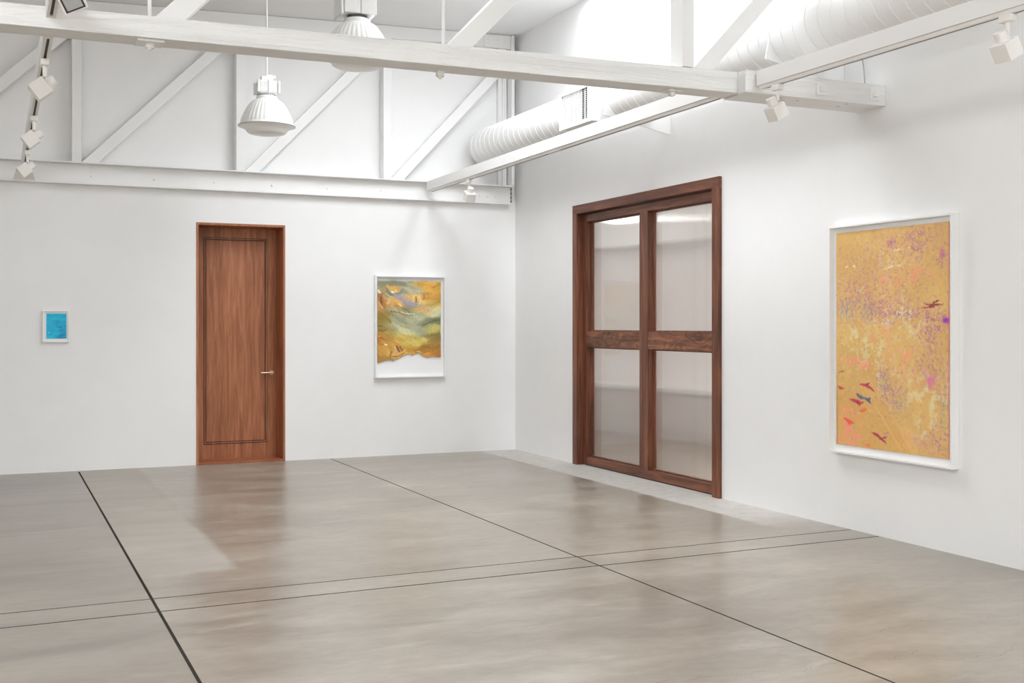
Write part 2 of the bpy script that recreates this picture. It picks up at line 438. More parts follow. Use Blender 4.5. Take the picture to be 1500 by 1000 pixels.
for a, b in ((SC[1], SL[0]), (SR[1], SC[0])):
    for z0, z1 in ((.095, 1.308), (1.482, 2.692)):
        pn = ribbed(a+.004, b-.004, z0+.004, z1-.004, 6.046).build('glass_pane', M['glass'], g)
        w = MB()
        for (ya_, yb_, za_, zb_) in ((a, a+.014, z0, z1), (b-.014, b, z0, z1), (a+.014, b-.014, z0, z0+.014), (a+.014, b-.014, z1-.014, z1)):
            w.box(6.018, 6.042, ya_, yb_, za_, zb_)
        w.build('glazing_bead', M['walnut_z'], pn, .001)
MB().box(fx+.01, fxb-.01, 8.65, 11.2, .0005, .010).build('floor_track', M['dark'], g)

# ------------------------------------------------------------------ roof trusses
def brace(mb, xa, za, xb, zb, wd, y0, y1):
    """flat diagonal strut, lower left edge point xa,za to upper end xb,zb; wd = thickness across"""
    h = wd/Vector((xb-xa, 0, zb-za)).normalized().z
    mb.prism([(xa, za), (xb, zb), (xb+h, zb), (xa+h, za)], 1, y0, y1)

nt = thing('roof_truss', (0, 6.65, 3.13), 'nearer white timber roof truss with rough-grained beam crossing the whole view', 'roof truss')
zb_ = lambda x: 3.128+.0060*x
zt_ = lambda x: 3.243+.0125*x
w = MB(); N = 60; xa, xb = -6.9, 4.70
cs = []
for i in range(N+1):
    x = xa+(xb-xa)*i/N; b = .0035*noise.noise(Vector((x*1.7, 1, 0)))
    t_ = .003*noise.noise(Vector((x*2.3, 5, 0)))
    cs.append([(x, 6.548+b, zb_(x)+t_), (x, 6.548+b, zt_(x)+t_*.5), (x, 6.752, zt_(x)), (x, 6.752, zb_(x)+t_)])
vs = [p for c in cs for p in c]
fs = [(4*i+k, 4*i+(k+1)%4, 4*(i+1)+(k+1)%4, 4*(i+1)+k) for i in range(N) for k in range(4)]
fs += [(3, 2, 1, 0), (4*N, 4*N+1, 4*N+2, 4*N+3)]
w.add(vs, fs)
w.build('bottom_chord', M['timber_x'], nt, .004)
MB().box(4.683, XR-.002, 6.453, 6.547, 3.146, 3.298).box(4.71, XR-.002, 6.547, 6.752, 3.146, 3.298).build('end_beam', M['timber_x'], nt, .003)
w = MB().hexa([(x, y, ceil_z(x)-(.17 if k == 0 else .01)) for x in (-6.9, XR-.01) for y in (6.56, 6.74) for k in (0, 1)])
w.build('top_chord', M['timber_x'], nt)
MB().box(4.238, 4.330, 6.548, 6.703, 3.300, ceil_z(4.28)-.17).build('post', M['steel_white'], nt, .003)
for xs_ in (-2.68, -.94, .80, 2.545, 4.335):
    w = MB(); brace(w, xs_+.005, zt_(xs_)+.001, xs_+1.58, ceil_z(xs_)-.12, .115, 6.585, 6.715)
    w.build('diagonal_brace', M['board_x'], nt, .003)
for xr in (-.94, .79, 2.545):
    MB().tube((xr, 6.65, zt_(xr)), (xr, 6.65, ceil_z(xr)-.15), .011, .011, 12).build('tie_rod', M['steel_white'], nt)
def washer(x, sz, y, par, nutlen):
    z = zb_(x)
    wp = MB().box(x-sz, x+sz, y-sz, y+sz, z-.012, z-.0005).build('washer_plate', M['steel_white'], par, .001)
    n = MB(); n.tube((x, y, z-.012), (x, y, z-.034), .027, .027, 6, smooth=False); n.tube((x, y, z-.034), (x, y, z-.034-nutlen), .014, .012, 12)
    n.build('nut', M['steel_white'], wp, .001)
washer(.79, .072, 6.65, nt, .010)
washer(2.548, .022, 6.71, nt, .012)
washer(4.215, .05, 6.65, nt, .008)
for x0, x1, z0, z1 in ((5.288, 5.372, 3.177, 3.258), (5.769, 5.857, 3.178, 3.262)):
    wp = MB().box(x0, x1, 6.444, 6.4525, z0, z1).build('washer_plate', M['steel_white'], nt, .001)
    cx, cz = (x0+x1)/2, (z0+z1)/2
    MB().box(cx-.018, cx+.018, 6.424, 6.444, cz-.018, cz+.018).build('nut', M['steel_white'], wp, .002)
for x, y in ((5.12, 6.6), (5.20, 6.55), (5.61, 6.60), (5.60, 6.50), (5.03, 6.52)):
    MB().tube((x, y, 3.1455), (x, y, 3.143), .009, .009, 10).build('bolt', M['mid'], nt)

ft = thing('roof_truss', (0, 12.86, 3.04), 'far white roof truss standing on the steel channel against the far wall', 'roof truss')
for (a, b) in ((-6.4, -6.3), (-4.4, -4.3), (-2.7, -2.6), (-.93, -.83), (.74, .834), (2.448, 2.546), (4.158, 4.258)):
    MB().box(a, b, 12.815, 12.955, 3.272, ceil_z(a)-.15).build('post', M['steel_white'], ft, .003)
for xs_ in (-2.56, -.80, .840, 2.550, 4.262):
    w = MB(); brace(w, xs_, 3.272, xs_+1.55, ceil_z(xs_)-.15, .115, 12.855, 12.955)
    w.build('diagonal_brace', M['board_x'], ft, .003)
w = MB().hexa([(x, y, ceil_z(x)-(.15 if k == 0 else .004)) for x in (-6.9, 5.80) for y in (12.84, 12.975) for k in (0, 1)])
w.build('top_chord', M['board_x'], ft, .002)
gp = MB().box(5.455, 5.80, 12.828, 12.8395, 4.950, ceil_z(5.45)-.012).build('gusset_plate', M['steel_white'], ft)
for x in (5.50, 5.57, 5.64, 5.71):
    MB().tube((x, 12.828, 5.05), (x, 12.82, 5.05), .011, .009, 10).build('bolt', M['steel_white'], gp)

sb = thing('steel_channel', (0, 12.86, 3.04), 'long white steel channel carrying the far truss, with a row of bolts', 'steel beam')
XE = 5.832
w = MB(); w.box(-6.9, XE, 12.862, 12.948, 3.041, 3.062); w.box(-6.9, XE, 12.905, 12.948, 3.062, 3.255); w.box(-6.9, XE, 12.805, 12.948, 3.255, 3.270)
w.build('channel', M['steel_white'], sb, .002)
for x in (-.97, -.33, .303, .943, 1.584, 2.223, 2.868, 3.507, 4.157, 4.80, 5.412, 5.521, 5.631):
    MB().tube((x, 12.905, 3.135), (x, 12.890, 3.135), .013, .011, 6).build('bolt', M['steel_white'], sb)
w = MB()
for i in range(8): w.tube((5.852, 12.93, 3.06+i*.025), (5.852, 12.93, 3.085+i*.025), .010 if i%2 else .004, .004 if i%2 else .010, 8)
w.build('gap_shade_strip', M['dgrey'], sb)  # dark wavy strip paints the shade in the gap beside the channel end
scn = thing('steel_column', (5.78, 12.9, 3.27), 'slim white steel column in the far corner above the channel', 'steel column')
w = MB(); w.box(5.675, 5.79, 12.925, 12.978, 3.272, ceil_z(5.7)-.152)
w.build('web', M['steel_white'], scn, .001)
w = MB(); w.box(5.803, 5.842, 12.80, 12.975, 3.272, ceil_z(5.8)-.012); w.build('flange', M['steel_white'], scn, .002)
w = MB(); w.tube((5.735, 12.905, 3.275), (5.735, 12.905, 4.9), .012, .012, 10); w.build('conduit', M['steel_white'], scn)

# ------------------------------------------------------------------ lighting tracks
def track(name, label, xc, ya_, yb_, zb0, zb1, bw, bh, tw=.040, th=.022, gaps=(), s0=-.008, s1=.008):
    """wooden box from ya_ (near) to yb_ (far) with a slotted track below"""
    r = thing(name, (xc, ya_, zb0), label, 'light track')
    vs = []
    for x in (xc-bw/2, xc+bw/2):
        for y, z in ((ya_, zb0), (yb_, zb1)):
            vs += [(x, y, z), (x, y, z+bh)]
    MB().hexa(vs).build('carrier_board', M['board_y'], r, .002)
    zz = lambda y: zb0+(zb1-zb0)*(y-ya_)/(yb_-ya_)
    def seg(x0, x1, y0, y1, d0, d1):
        vs = []
        for x in (x0, x1):
            for y in (y0, y1): vs += [(x, y, zz(y)-d1), (x, y, zz(y)-d0)]
        return vs
    m = MB(); m.hexa(seg(xc-tw/2, xc+s0, ya_+.02, yb_-.02, .0005, th)); m.hexa(seg(xc+s1, xc+tw/2, ya_+.02, yb_-.02, .0005, th))
    m.hexa(seg(xc+s0, xc+s1, ya_+.02, ya_+.06, .0005, th)); m.hexa(seg(xc+s0, xc+s1, yb_-.06, yb_-.02, .0005, th))
    rail = m.build('track_rail', M['lamp_plastic'], r)
    m = MB(); m.hexa(seg(xc+s0+.0002, xc+s1-.0002, ya_+.062, yb_-.062, .004, th-(.010 if s0 == -.008 else .0015))); m.build('slot', M['dark'], rail)
    for gy in gaps:
        MB().hexa(seg(xc-.021, xc+.021, gy-.12, gy+.12, .0006, th+.0015)).build('joiner', M['lamp_plastic'], rail)
    return r
track('light_track', 'white light track on a board from the far wall to the near truss, right side', 4.722, 6.760, 12.80, 3.192, 3.153, .064, .108, gaps=(9.47,), s0=.002, s1=.0175)
track('light_track', 'white light track on a board nearest the viewer, upper right', 4.795, 1.0, 6.440, 3.172, 3.190, .064, .103, s0=.002, s1=.0175)
track('light_track', 'white light track on the left running to the far wall channel', .272, 6.760, 12.61, 3.158, 3.160, .052, .105, .048)
track('light_track', 'short stretch of white light track at the top left corner before the near truss', .272, 1.0, 6.540, 3.200, 3.200, .052, .105, .048)
mb_ = thing('mounting_block', (.3, 12.79, 3.05), 'small wedge-shaped white block holding the left track to the far channel', 'block')
MB().hexa([(.20, 12.62, 3.135), (.215, 12.62, 3.150), (.175, 12.795, 3.050), (.215, 12.795, 3.135), (.345, 12.62, 3.135), (.33, 12.62, 3.150), (.385, 12.795, 3.050), (.345, 12.795, 3.135)]).build('wedge', M['lamp_plastic'], mb_, .002)

# spotlights
def spot(x, y, ztop, axis, side, label, group, flip=1, slit=False, lens=False, arm=.105):
    """axis: where the lamp points; side: one side normal of the square head"""
    a = Vector(axis).normalized(); n = Vector(side); n = (n-a*n.dot(a)).normalized(); v = a.cross(n)
    r = thing('track_spotlight', (x, y, ztop), label, 'spotlight', group)
    ad = MB(); ad.box(x-.024, x+.024, y-.042, y+.042, ztop-.040, ztop); ad.build('adapter', M['lamp_plastic'], r, .006)
    ar = MB(); ar.tube((x, y, ztop-.036), (x, y, ztop-arm), .013, .011, 16); ar.build('arm', M['lamp_plastic'], r)
    piv = Vector((x, y, ztop-arm+.01))
    c = piv+a*.040+n*flip*.052
    hd = MB().obox(c+a*.032, a, n, v, .048, .053, .053).build('lamp_head', M['lamp_plastic'], r, .003)
    cy = MB(); cy.tube(c-a*.070, c-a*.015, .034, .036, 28); cy.build('rear_cylinder', M['lamp_plastic'], hd)
    if slit:
        MB().obox(c+a*.060+v*slit*.0531, a, n, v, .005, .028, .0012).build('vent_slit', M['dark'], hd)
    if lens:
        MB().obox(c+a*.0803, a, n, v, .0012, .044, .044).build('bezel', M['dark'], hd)
        MB().obox(c+a*.0818, a, n, v, .0012, .036, .036).build('lens', M['mid'], hd)
    return r
G1 = 'white spotlights on the right-hand tracks'; G2 = 'white spotlights on the left-hand track'
spot(4.79, 6.24, 3.164, (.5, .05, -.85), (-.85, 0, -.5), 'white square-headed spotlight hanging in front of the near truss end beam', G1)
spot(4.79, 4.33, 3.160, (.5, .02, -.85), (-.85, 0, -.5), 'large white spotlight at the top right corner of the view', G1)
spot(4.722, 11.55, 3.138, (.05, .5, -.85), (0, -.85, -.5), 'small white spotlight at the far end of the right track near the corner', G1)
spot(.272, 7.35, 3.134, (-.78, 0, -.62), (-.62, 0, .78), 'largest complete white spotlight on the left track, just past the near truss', G2, -1, slit=1)
spot(.272, 9.38, 3.134, (-.78, 0, -.62), (-.62, 0, .78), 'middle white spotlight of the left track', G2, -1, slit=1)
spot(.272, 11.25, 3.134, (-.78, 0, -.62), (-.62, 0, .78), 'farthest white spotlight of the left track, over the wedge-shaped block', G2, -1, slit=1)
spot(.272, 5.42, 3.176, (.12, -.75, -.62), (.38, .55, -.55), 'white spotlight with dark-rimmed lens cut off at the top left edge', G2, 1, lens=True)

# ------------------------------------------------------------------ duct
DX, DZ, DR = 5.455, 3.708, .222
du = thing('air_duct', (DX, 12.9, DZ), 'fat white spiral duct running along the top of the right wall', 'duct')
m = MB()
ya_, yb_ = .5, 12.79; nseg = 50; n = 56
vs = []
for j in range(nseg+1):
    y = ya_+(yb_-ya_)*j/nseg
    for i in range(n):
        a = 2*PI*i/n; vs.append((DX+DR*math.cos(a), y, DZ+DR*math.sin(a)))
m.add(vs, [(j*n+i, (j+1)*n+i, (j+1)*n+(i+1)%n, j*n+(i+1)%n) for j in range(nseg) for i in range(n)], True)
pitch = .135; turns = (yb_-ya_-.02)/pitch; K = int(turns*36)
vs = []
for k in range(K+1):
    a = -2*PI*k/36; y = ya_+.01+pitch*k/36
    for (dy, dr) in ((-.005, -.001), (-.003, .0045), (.003, .0045), (.005, -.001)):
        vs.append((DX+(DR+dr)*math.cos(a), y+dy, DZ+(DR+dr)*math.sin(a)))
m.add(vs, [(4*k+q, 4*k+q+1, 4*(k+1)+q+1, 4*(k+1)+q) for k in range(K) for q in range(3)], False)
m.build('spiral_tube', M['duct'], du)
# register box
rx0, rx1, ry0, ry1, rz0, rz1 = 5.085, 5.42, 9.44, 10.06, 3.462, 3.822
rb = MB().box(rx0+.008, rx1, ry0+.008, ry1-.008, rz0+.008, rz1-.008).build('register_box', M['duct'], du, .003)
w = MB()
w.box(rx0-.010, rx0+.008, ry0, ry1, rz0, rz0+.03); w.box(rx0-.010, rx0+.008, ry0, ry1, rz1-.03, rz1)
w.box(rx0-.010, rx0+.008, ry0, ry0+.035, rz0+.03, rz1-.03); w.box(rx0-.010, rx0+.008, ry1-.03, ry1, rz0+.03, rz1-.03)
nb = 17
for i in range(nb):
    y = ry0+.05+(ry1-ry0-.09)*i/(nb-1)
    if y < ry0+.19: continue
    w.obox((rx0+.001, y, (rz0+rz1)/2), (.6, .8, 0), (.8, -.6, 0), (0, 0, 1), .011, .0018, (rz1-rz0)/2-.03)
gr = w.build('grille', M['steel_white'], rb)
for cy_ in (ry0+.075, ry0+.145):
    w = MB()
    for k in range(15):
        z = rz0+.045+k*.0195
        w.box(rx0-.001, rx0+.0075, cy_-.017, cy_+.017, z, z+.010)
    w.build('damper_slot', M['dgrey'], rb)
# wall brackets (gusset plates) under the duct
def bracket(y):
    poly = [(XR-.001, 3.377), (XR-.001, 3.60)]
    for k in range(9):
        a = math.radians(-62-98*k/8)
        poly.append((DX+(DR+.008)*math.cos(a), DZ+(DR+.008)*math.sin(a)))
    poly += [(DX-DR-.018, DZ-.045), (DX-DR-.050, 3.515)]
    MB().prism(poly, 1, y-.006, y+.006).build('wall_bracket', M['steel_white'], du, .001)
for y in (3.6, 6.90, 9.36): bracket(y)

cb = MB()
pts = [Vector((5.86+.03*math.sin(t*2.2)+.02*t, 6.60+.12*t, 3.302+.36*t)) for t in [i/10 for i in range(11)]]
cb.path([tuple(p) for p in pts], .005, 8)
tag(cb.build('power_cable', M['wire'], origin=(5.86, 6.6, 3.302)), 'thin grey cable hanging behind the near truss end beam by the wall', 'cable')

# ------------------------------------------------------------------ pendant lamps
def pendant(x, y, zr, label, R=.275, big=False):
    r = thing('pendant_lamp', (x, y, zr), label, 'pendant lamp', 'white ribbed high-bay pendants')
    s = R/.275
    def fl_(rr, z, a):
        zz = z/s
        if zz > .235 or zz < .015: return 0
        k = min(1, (.235-zz)/.03, (zz-.015)/.03)
        return .0055*s*k*abs(math.sin(a*18))*1.0
    prof = [(.092,.292),(.100,.288),(.103,.268),(.104,.255),(.135,.246),(.148,.236),(.160,.220),(.190,.176),(.212,.135),(.230,.096),(.244,.06),(.253,.03),(.257,.010),(.275,.0),(.277,-.006)]
    sh = MB().lathe((x, y, zr), [(a*s, b*s) for a, b in prof], 216, True, 0, fl_)
    shade = sh.build('ribbed_shade', M['enamel'], r)
    m = MB().lathe((x, y, zr), [(a*s, b*s) for a, b in ((.273,-.0065),(.2785,-.006),(.2785,.001),(.272,.002))], 64)
    m.build('rim', M['mid'], shade)
    m = MB().lathe((x, y, zr), [(a*s, b*s) for a, b in ((.274,-.006),(.245,-.016),(.215,-.035),(.198,-.046),(.195,-.060),(.188,-.064))], 64)
    m.build('lens_housing', M['enamel'], r)
    lens = [(.188*math.cos(t)*s, (-.064-.028*math.sin(t))*s) for t in [i/8*PI/2 for i in range(9)]]
    lens[-1] = (.0005, lens[-1][1])
    m = MB().lathe((x, y, zr), lens, 64)
    m.build('lens', M['enamel'], r)
    zt = zr+.292*s
    if big:
        m = MB(); z0, z1 = zt+.012, zt+.34
        m.box(x-.128, x-.004, y-.10, y+.11, z0+.012, z1); m.box(x+.004, x+.128, y-.10, y+.11, z0+.012, z1)
        m.box(x-.006, x+.006, y-.09, y+.10, z0+.014, z1)
        hb = m.build('ballast_housing', M['cast_white'], r, .022)
        m = MB(); m.box(x-.158, x-.132, y-.10, y+.10, z0-.012, z1); m.build('side_cover', M['cast_white'], hb, .012)
        MB().tube((x, y, zt-.004), (x, y, z0+.02), .075, .075, 32).build('neck', M['dgrey'], r)
        top = z1
    else:
        z0, z1 = zt+.012, zt+.145
        MB().tube((x, y, zt-.004), (x, y, z0+.004), .095, .095, 32).build('neck', M['mid'], r)
        m = MB(); m.box(x-.094, x+.094, y-.094, y+.094, z0, z1)
        hb = m.build('ballast_housing', M['cast_white'], r, .02)
        for sx in (-1, 1):
            for sy in (-1, 1): MB().box(x+sx*.100-.010, x+sx*.100+.010, y+sy*.090-.012, y+sy*.090+.012, z0+.01, z1-.004).build('cooling_rib', M['cast_white'], hb, .003)
        MB().box(x-.005, x+.005, y-.100, y-.0935, z0+.005, z1).build('cooling_rib', M['cast_white'], hb, .002)
        for zc in (z0+.03, z1-.025): MB().tube((x-.116, y-.09, zc), (x-.108, y-.09, zc), .007, .007, 10).build('screw', M['cast_white'], hb)
        m = MB(); m.box(x-.058, x+.0, y-.03, y+.03, z1+.010, z1+.05); m.tube((x+.03, y-.03, z1+.036), (x+.03, y+.03, z1+.036), .034, .034, 20)
        m.box(x-.02, x+.085, y-.02, y+.02, z1+.03, z1+.06); m.tube((x, y, z1-.01), (x, y, z1+.04), .02, .02, 16)
        m.build('mounting_bracket', M['cast_white'], r, .004)
        top = z1+.045
    MB().tube((x, y, top-.01), (x, y, ceil_z(x)-.001), .0085, .0085, 12).build('suspension_rod', M['enamel'], r)
pendant(2.44, 11.22, 3.507, 'white ribbed pendant lamp with small cast housing, hanging free below the near beam')
pendant(2.545, 8.50, 3.612, 'white ribbed pendant lamp with large boxy housing, half hidden behind the near beam', big=True)

# ------------------------------------------------------------------ pictures
def fbm(x, y, z=0, o=4):
    return .62*noise.fractal(Vector((x, y, z)), .9, 2.1, o)
def lerp3(a, b, t): return tuple(a[i]+(b[i]-a[i])*t for i in range(3))
def sst(a, b, v):
    t = max(0, min(1, (v-a)/(b-a))); return t*t*(3-2*t)

def art_material(name, rough=.55):
    t = NT(name)
    at = t.node('ShaderNodeVertexColor', layer_name='pigment')
    f = t.noise(t.mapping(), 160, 4, .65)
    c = t.mix(.14, at.outputs['Color'], t.ramp(f, [(.3, (.38, .38, .38)), (.7, (.62, .62, .62))]), 'OVERLAY')
    t.base(c); t.rough(rough); t.bump(f, .15, .002)
    return t.m
def art_sheet(name, nu, nv, pos, colf, mat, parent, gain=1.0):
    """grid sheet; pos(u,v)->xyz ; colf(u,v)->srgb ; one mesh with colour attribute"""
    vs = [pos(i/nu, j/nv) for j in range(nv+1) for i in range(nu+1)]
    m = MB(); m.add(vs, [(j*(nu+1)+i, (j+1)*(nu+1)+i, (j+1)*(nu+1)+i+1, j*(nu+1)+i+1) for j in range(nv) for i in range(nu)], True)
    ob = m.build(name, mat, parent)
    at = ob.data.color_attributes.new('pigment', 'FLOAT_COLOR', 'POINT')
    buf = []
    for j in range(nv+1):
        for i in range(nu+1):
            buf += [*(min(.9, q*gain) for q in s2l(tuple(max(0, min(255, q)) for q in colf(i/nu, j/nv)))), 1]
    at.data.foreach_set('color', buf)
    return ob
def frame_x(par, y0, y1, z0, z1, xf, xw, fw):
    m = MB(); m.box(xf, xw, y0, y1, z1-fw, z1); m.box(xf, xw, y0, y1, z0, z0+fw)
    m.box(xf, xw, y0, y0+fw, z0+fw, z1-fw); m.box(xf, xw, y1-fw, y1, z0+fw, z1-fw)
    m.build('frame', M['frame_white'], par, .0012)
def frame_y(par, x0, x1, z0, z1, yf, yw, fw):
    m = MB(); m.box(x0, x1, yf, yw, z1-fw, z1); m.box(x0, x1, yf, yw, z0, z0+fw)
    m.box(x0, x0+fw, yf, yw, z0+fw, z1-fw); m.box(x1-fw, x1, yf, yw, z0+fw, z1-fw)
    m.build('frame', M['frame_white'], par, .0012)

# large golden picture on the right wall
bp = thing('framed_picture', (XR-.001, 6.377, .577), 'large upright golden picture speckled pink and violet, white box frame, on the right wall', 'picture')
frame_x(bp, 5.757, 6.998, .578, 2.304, 5.852, XR-.001, .014)
MB().box(5.893, 5.903, 5.771, 6.984, .592, 2.290).build('backing_board', M['mat_white'], bp)
GOLD = (214, 174, 104)
def gauss(u, v, cu, cv, ru, rv): return math.exp(-(((u-cu)/ru)**2+((v-cv)/rv)**2))
def dens(u, v, L): return min(1, sum(w*gauss(u, v, a, b, c, d) for a, b, c, d, w in L))
PURP = [(.52,.06,.07,.05,.7),(.72,.10,.09,.07,.9),(.95,.13,.05,.06,.9),(.80,.04,.2,.05,.5),(.3,.17,.3,.12,.45),(.15,.31,.2,.09,.6),(.45,.36,.25,.07,.7),(.85,.45,.1,.1,.95),(.7,.385,.2,.02,.8),(.93,.41,.06,.04,.8),(.45,.72,.08,.09,.7),(.56,.75,.1,.1,.55),(.9,.93,.12,.08,.7),(.6,.3,.3,.2,.2),(.85,.62,.15,.08,.5),(.95,.72,.06,.08,.4)]
MINT = [(.25,.27,.045,.03,1),(.5,.40,.12,.05,.8),(.2,.50,.14,.05,.7),(.35,.58,.2,.08,.6),(.7,.43,.12,.06,.55),(.5,.15,.1,.06,.35),(.75,.72,.12,.08,.6),(.93,.74,.12,.14,.75),(.8,.88,.07,.06,.6),(.4,.68,.04,.03,.8),(.65,.34,.05,.05,.6),(.5,.3,.5,.6,.12),(.12,.44,.06,.05,.5)]
PINK = [(.5,.235,.08,.025,.8),(.73,.215,.12,.03,.7),(.2,.61,.13,.035,.75),(.32,.64,.05,.02,.6),(.1,.93,.13,.07,.7),(.2,.97,.09,.05,.6),(.42,.48,.08,.06,.45),(.62,.58,.12,.05,.5),(.83,.68,.07,.04,.9),(.5,.35,.05,.04,.4),(.68,.94,.15,.05,.25),(.1,.865,.07,.04,.8)]
BLUE = [(.1,.375,.075,.045,1),(.33,.375,.06,.03,.8),(.2,.33,.1,.03,.4),(.46,.70,.035,.05,.7),(.58,.78,.06,.05,.6),(.98,.77,.03,.05,.6),(.95,.86,.04,.04,.5)]
# strokes: (points, width, colour) leaf- and wing-like dabs
RED = (168, 42, 78)
STROKES = [
 ([(.01,.722),(.04,.735),(.075,.733)], .007, (190,60,70)), ([(.02,.735),(.05,.728)], .005, (190,60,70)),
 ([(.23,.708),(.29,.713),(.33,.722),(.37,.74)], .009, (188,52,78)), ([(.28,.713),(.32,.70)], .006, RED),
 ([(.20,.757),(.24,.770),(.27,.772)], .011, (82,92,128)), ([(.27,.772),(.31,.780),(.33,.770)], .010, (82,92,128)), ([(.31,.78),(.33,.79)],.008,(82,92,128)),
 ([(.13,.782),(.19,.788),(.24,.795),(.27,.792)], .010, (186,50,84)), ([(.19,.79),(.23,.805)], .008, RED),
 ([(.23,.832),(.27,.828),(.29,.82)], .010, (240,96,60)),
 ([(.08,.875),(.12,.885),(.17,.893)], .011, (236,80,78)), ([(.11,.89),(.14,.90)], .008, (236,86,80)),
 ([(.34,.925),(.39,.935),(.43,.95),(.47,.965)], .009, (156,48,78)), ([(.42,.95),(.48,.938)], .005, (150,60,90)), ([(.44,.925),(.50,.918)], .004, (190,110,150)),
 ([(.28,.985),(.33,.987)], .008, (236,110,80)),
 ([(.80,.345),(.87,.348),(.95,.348)], .0050, (132,52,60)), ([(.86,.343),(.92,.330)], .0045, (120,44,54)), ([(.76,.362),(.84,.358),(.91,.350)], .004, (150,60,80)), ([(.84,.352),(.88,.36)], .004, (132,52,60)),
 ([(.01,.665),(.05,.655),(.09,.652)], .003, (150,110,60)),
 ([(.09,.163),(.12,.158)], .004, (250,225,180)), ([(.16,.163),(.19,.160)], .004, (250,225,180)),
 ([(.49,.178),(.53,.172)], .003, (250,225,180)), ([(.56,.172),(.61,.166)], .003, (252,215,165)), ([(.53,.105),(.62,.10)], .003, (245,220,170)), ([(.66,.098),(.69,.095)], .003, (245,220,170)),
]
def segd(p, a, b, k):
    ax, ay = a; bx, by = b; px, py = p
    dx, dy = bx-ax, (by-ay)*k; ex, ey = px-ax, (py-ay)*k
    t = max(0, min(1, (ex*dx+ey*dy)/(dx*dx+dy*dy+1e-9)))
    return math.hypot(ex-dx*t, ey-dy*t)
def big_col(u, v):
    k = 1.42
    X, Y = u*6, v*6*k
    wu = u+.05*fbm(X*.8, Y*.8, 3)+.03*fbm(X*4, Y*4, 5); wv = v+.035*fbm(X*.8, Y*.8, 9)+.02*fbm(X*4, Y*4, 6)
    c = lerp3(GOLD, (200, 158, 92), sst(-.4, .6, fbm(X*.4, Y*.4, 20)))
    c = lerp3(c, (222, 184, 112), .5*sst(.0, .6, fbm(X*.9, Y*.9, 24)))
    if v > .72 and u < .45+(v-.78)*1.1: c = lerp3(c, (204, 156, 84), .6*sst(.72, .8, v))
    f = fbm(X*1.6, Y*1.6, 31, 5)
    m = dens(wu, wv, MINT)*sst(-.12, .30, fbm(X*2.6, Y*2.6, 40, 5))
    c = lerp3(c, (214, 206, 158), min(1, m*1.3)*.85)
    p = dens(wu, wv, PINK)*sst(-.25, .35, fbm(X*2.2, Y*2.2, 50, 5))
    c = lerp3(c, (238, 140, 122) if u < .7 or v < .5 else (214, 120, 168), min(1, p*1.1))
    pd = dens(wu, wv, PURP)
    s = fbm(X*7.0, Y*7.0, 60, 4)
    c = lerp3(c, (204, 152, 132), .45*pd*sst(-.25, .25, fbm(X*3, Y*3, 63, 4)))
    th = .20-.30*pd
    c = lerp3(c, (186, 130, 138), sst(th, th+.30, s)*.62)
    vein = 1-sst(.015, .075, abs(fbm(X*3.6, Y*3.6, 71, 4)))
    c = lerp3(c, (150, 92, 136), vein*pd*sst(-.2, .25, fbm(X*5, Y*5, 75, 3))*.85)
    s2 = fbm(X*13, Y*13, 70, 3)+.2*s
    c = lerp3(c, (146, 82, 136), sst(.50-.34*pd, .68-.34*pd, s2)*.7)
    b = dens(wu, wv, BLUE)*sst(-.15, .25, fbm(X*9, Y*9, 80, 4))
    c = lerp3(c, (138, 140, 152), min(1, b*1.1)*.85)
    lt = sst(.18, .5, fbm(X*8, Y*8, 90, 4))*(.35+.65*gauss(u, v, .45, .5, .6, .4))
    c = lerp3(c, (226, 208, 160), lt*.55)
    sp = sst(-.3, .3, fbm(X*7, Y*7, 77, 4))
    g_ = gauss(u, v, .975, .415, .026, .011)
    c = lerp3(c, (158, 62, 178), min(1, g_*1.6))
    g_ = gauss(u, v, .945, .133, .018, .02)+gauss(u, v, .52, .065, .02, .018)*.7
    c = lerp3(c, (182, 84, 160), min(1, g_*1.2)*sp)
    g_ = gauss(u, v, .83, .675, .025, .022)
    c = lerp3(c, (222, 100, 168), min(1, g_)*sp)
    ru = u+.012*fbm(X*14, Y*14, 100, 3); rv = v+.009*fbm(X*20, Y*10, 110, 3)
    for pts, wd, sc_ in STROKES:
        if min(abs(u-q_[0]) for q_ in pts) > .12 or min(abs(v-q_[1]) for q_ in pts) > .06: continue
        dd = min(segd((ru, rv), a, b, k) for a, b in zip(pts[:-1], pts[1:]))
        tt = max(0, min(1, (u-pts[0][0])/(pts[-1][0]-pts[0][0]))); wd = wd*(.5+1.0*math.sin(PI*tt))
        c = lerp3(c, sc_, (1-sst(wd*.45, wd*1.15, dd))*.88)
    dcr = segd((u, v), (.37, .80), (.60, .985), k)
    if dcr < .012: c = lerp3(c, (232, 190, 130), (1-sst(.001, .006, dcr))*.55)
    if u > .985: c = lerp3(c, (214, 110, 110), .5*sst(.985, .995, u))
    if u < .03: c = lerp3(c, (150, 112, 62), .45*sst(.03, 0, u)*sst(.6, .8, v))
    return c
AM = art_material('golden_mixed_pigment')
def big_pos(u, v):
    e = .0025*noise.noise(Vector((v*30, u*3, 1)))*(1 if u < .002 or u > .998 else 0)
    e2 = .0025*noise.noise(Vector((u*26, v*3, 4)))*(1 if v < .002 or v > .998 else 0)
    return (5.884+.002*noise.noise(Vector((u*3, v*4, 0))), 6.945-(6.945-5.807)*u+e, 2.252-(2.252-.640)*v+e2)
art_sheet('artwork', 230, 330, big_pos, big_col, AM, bp, 1.2)

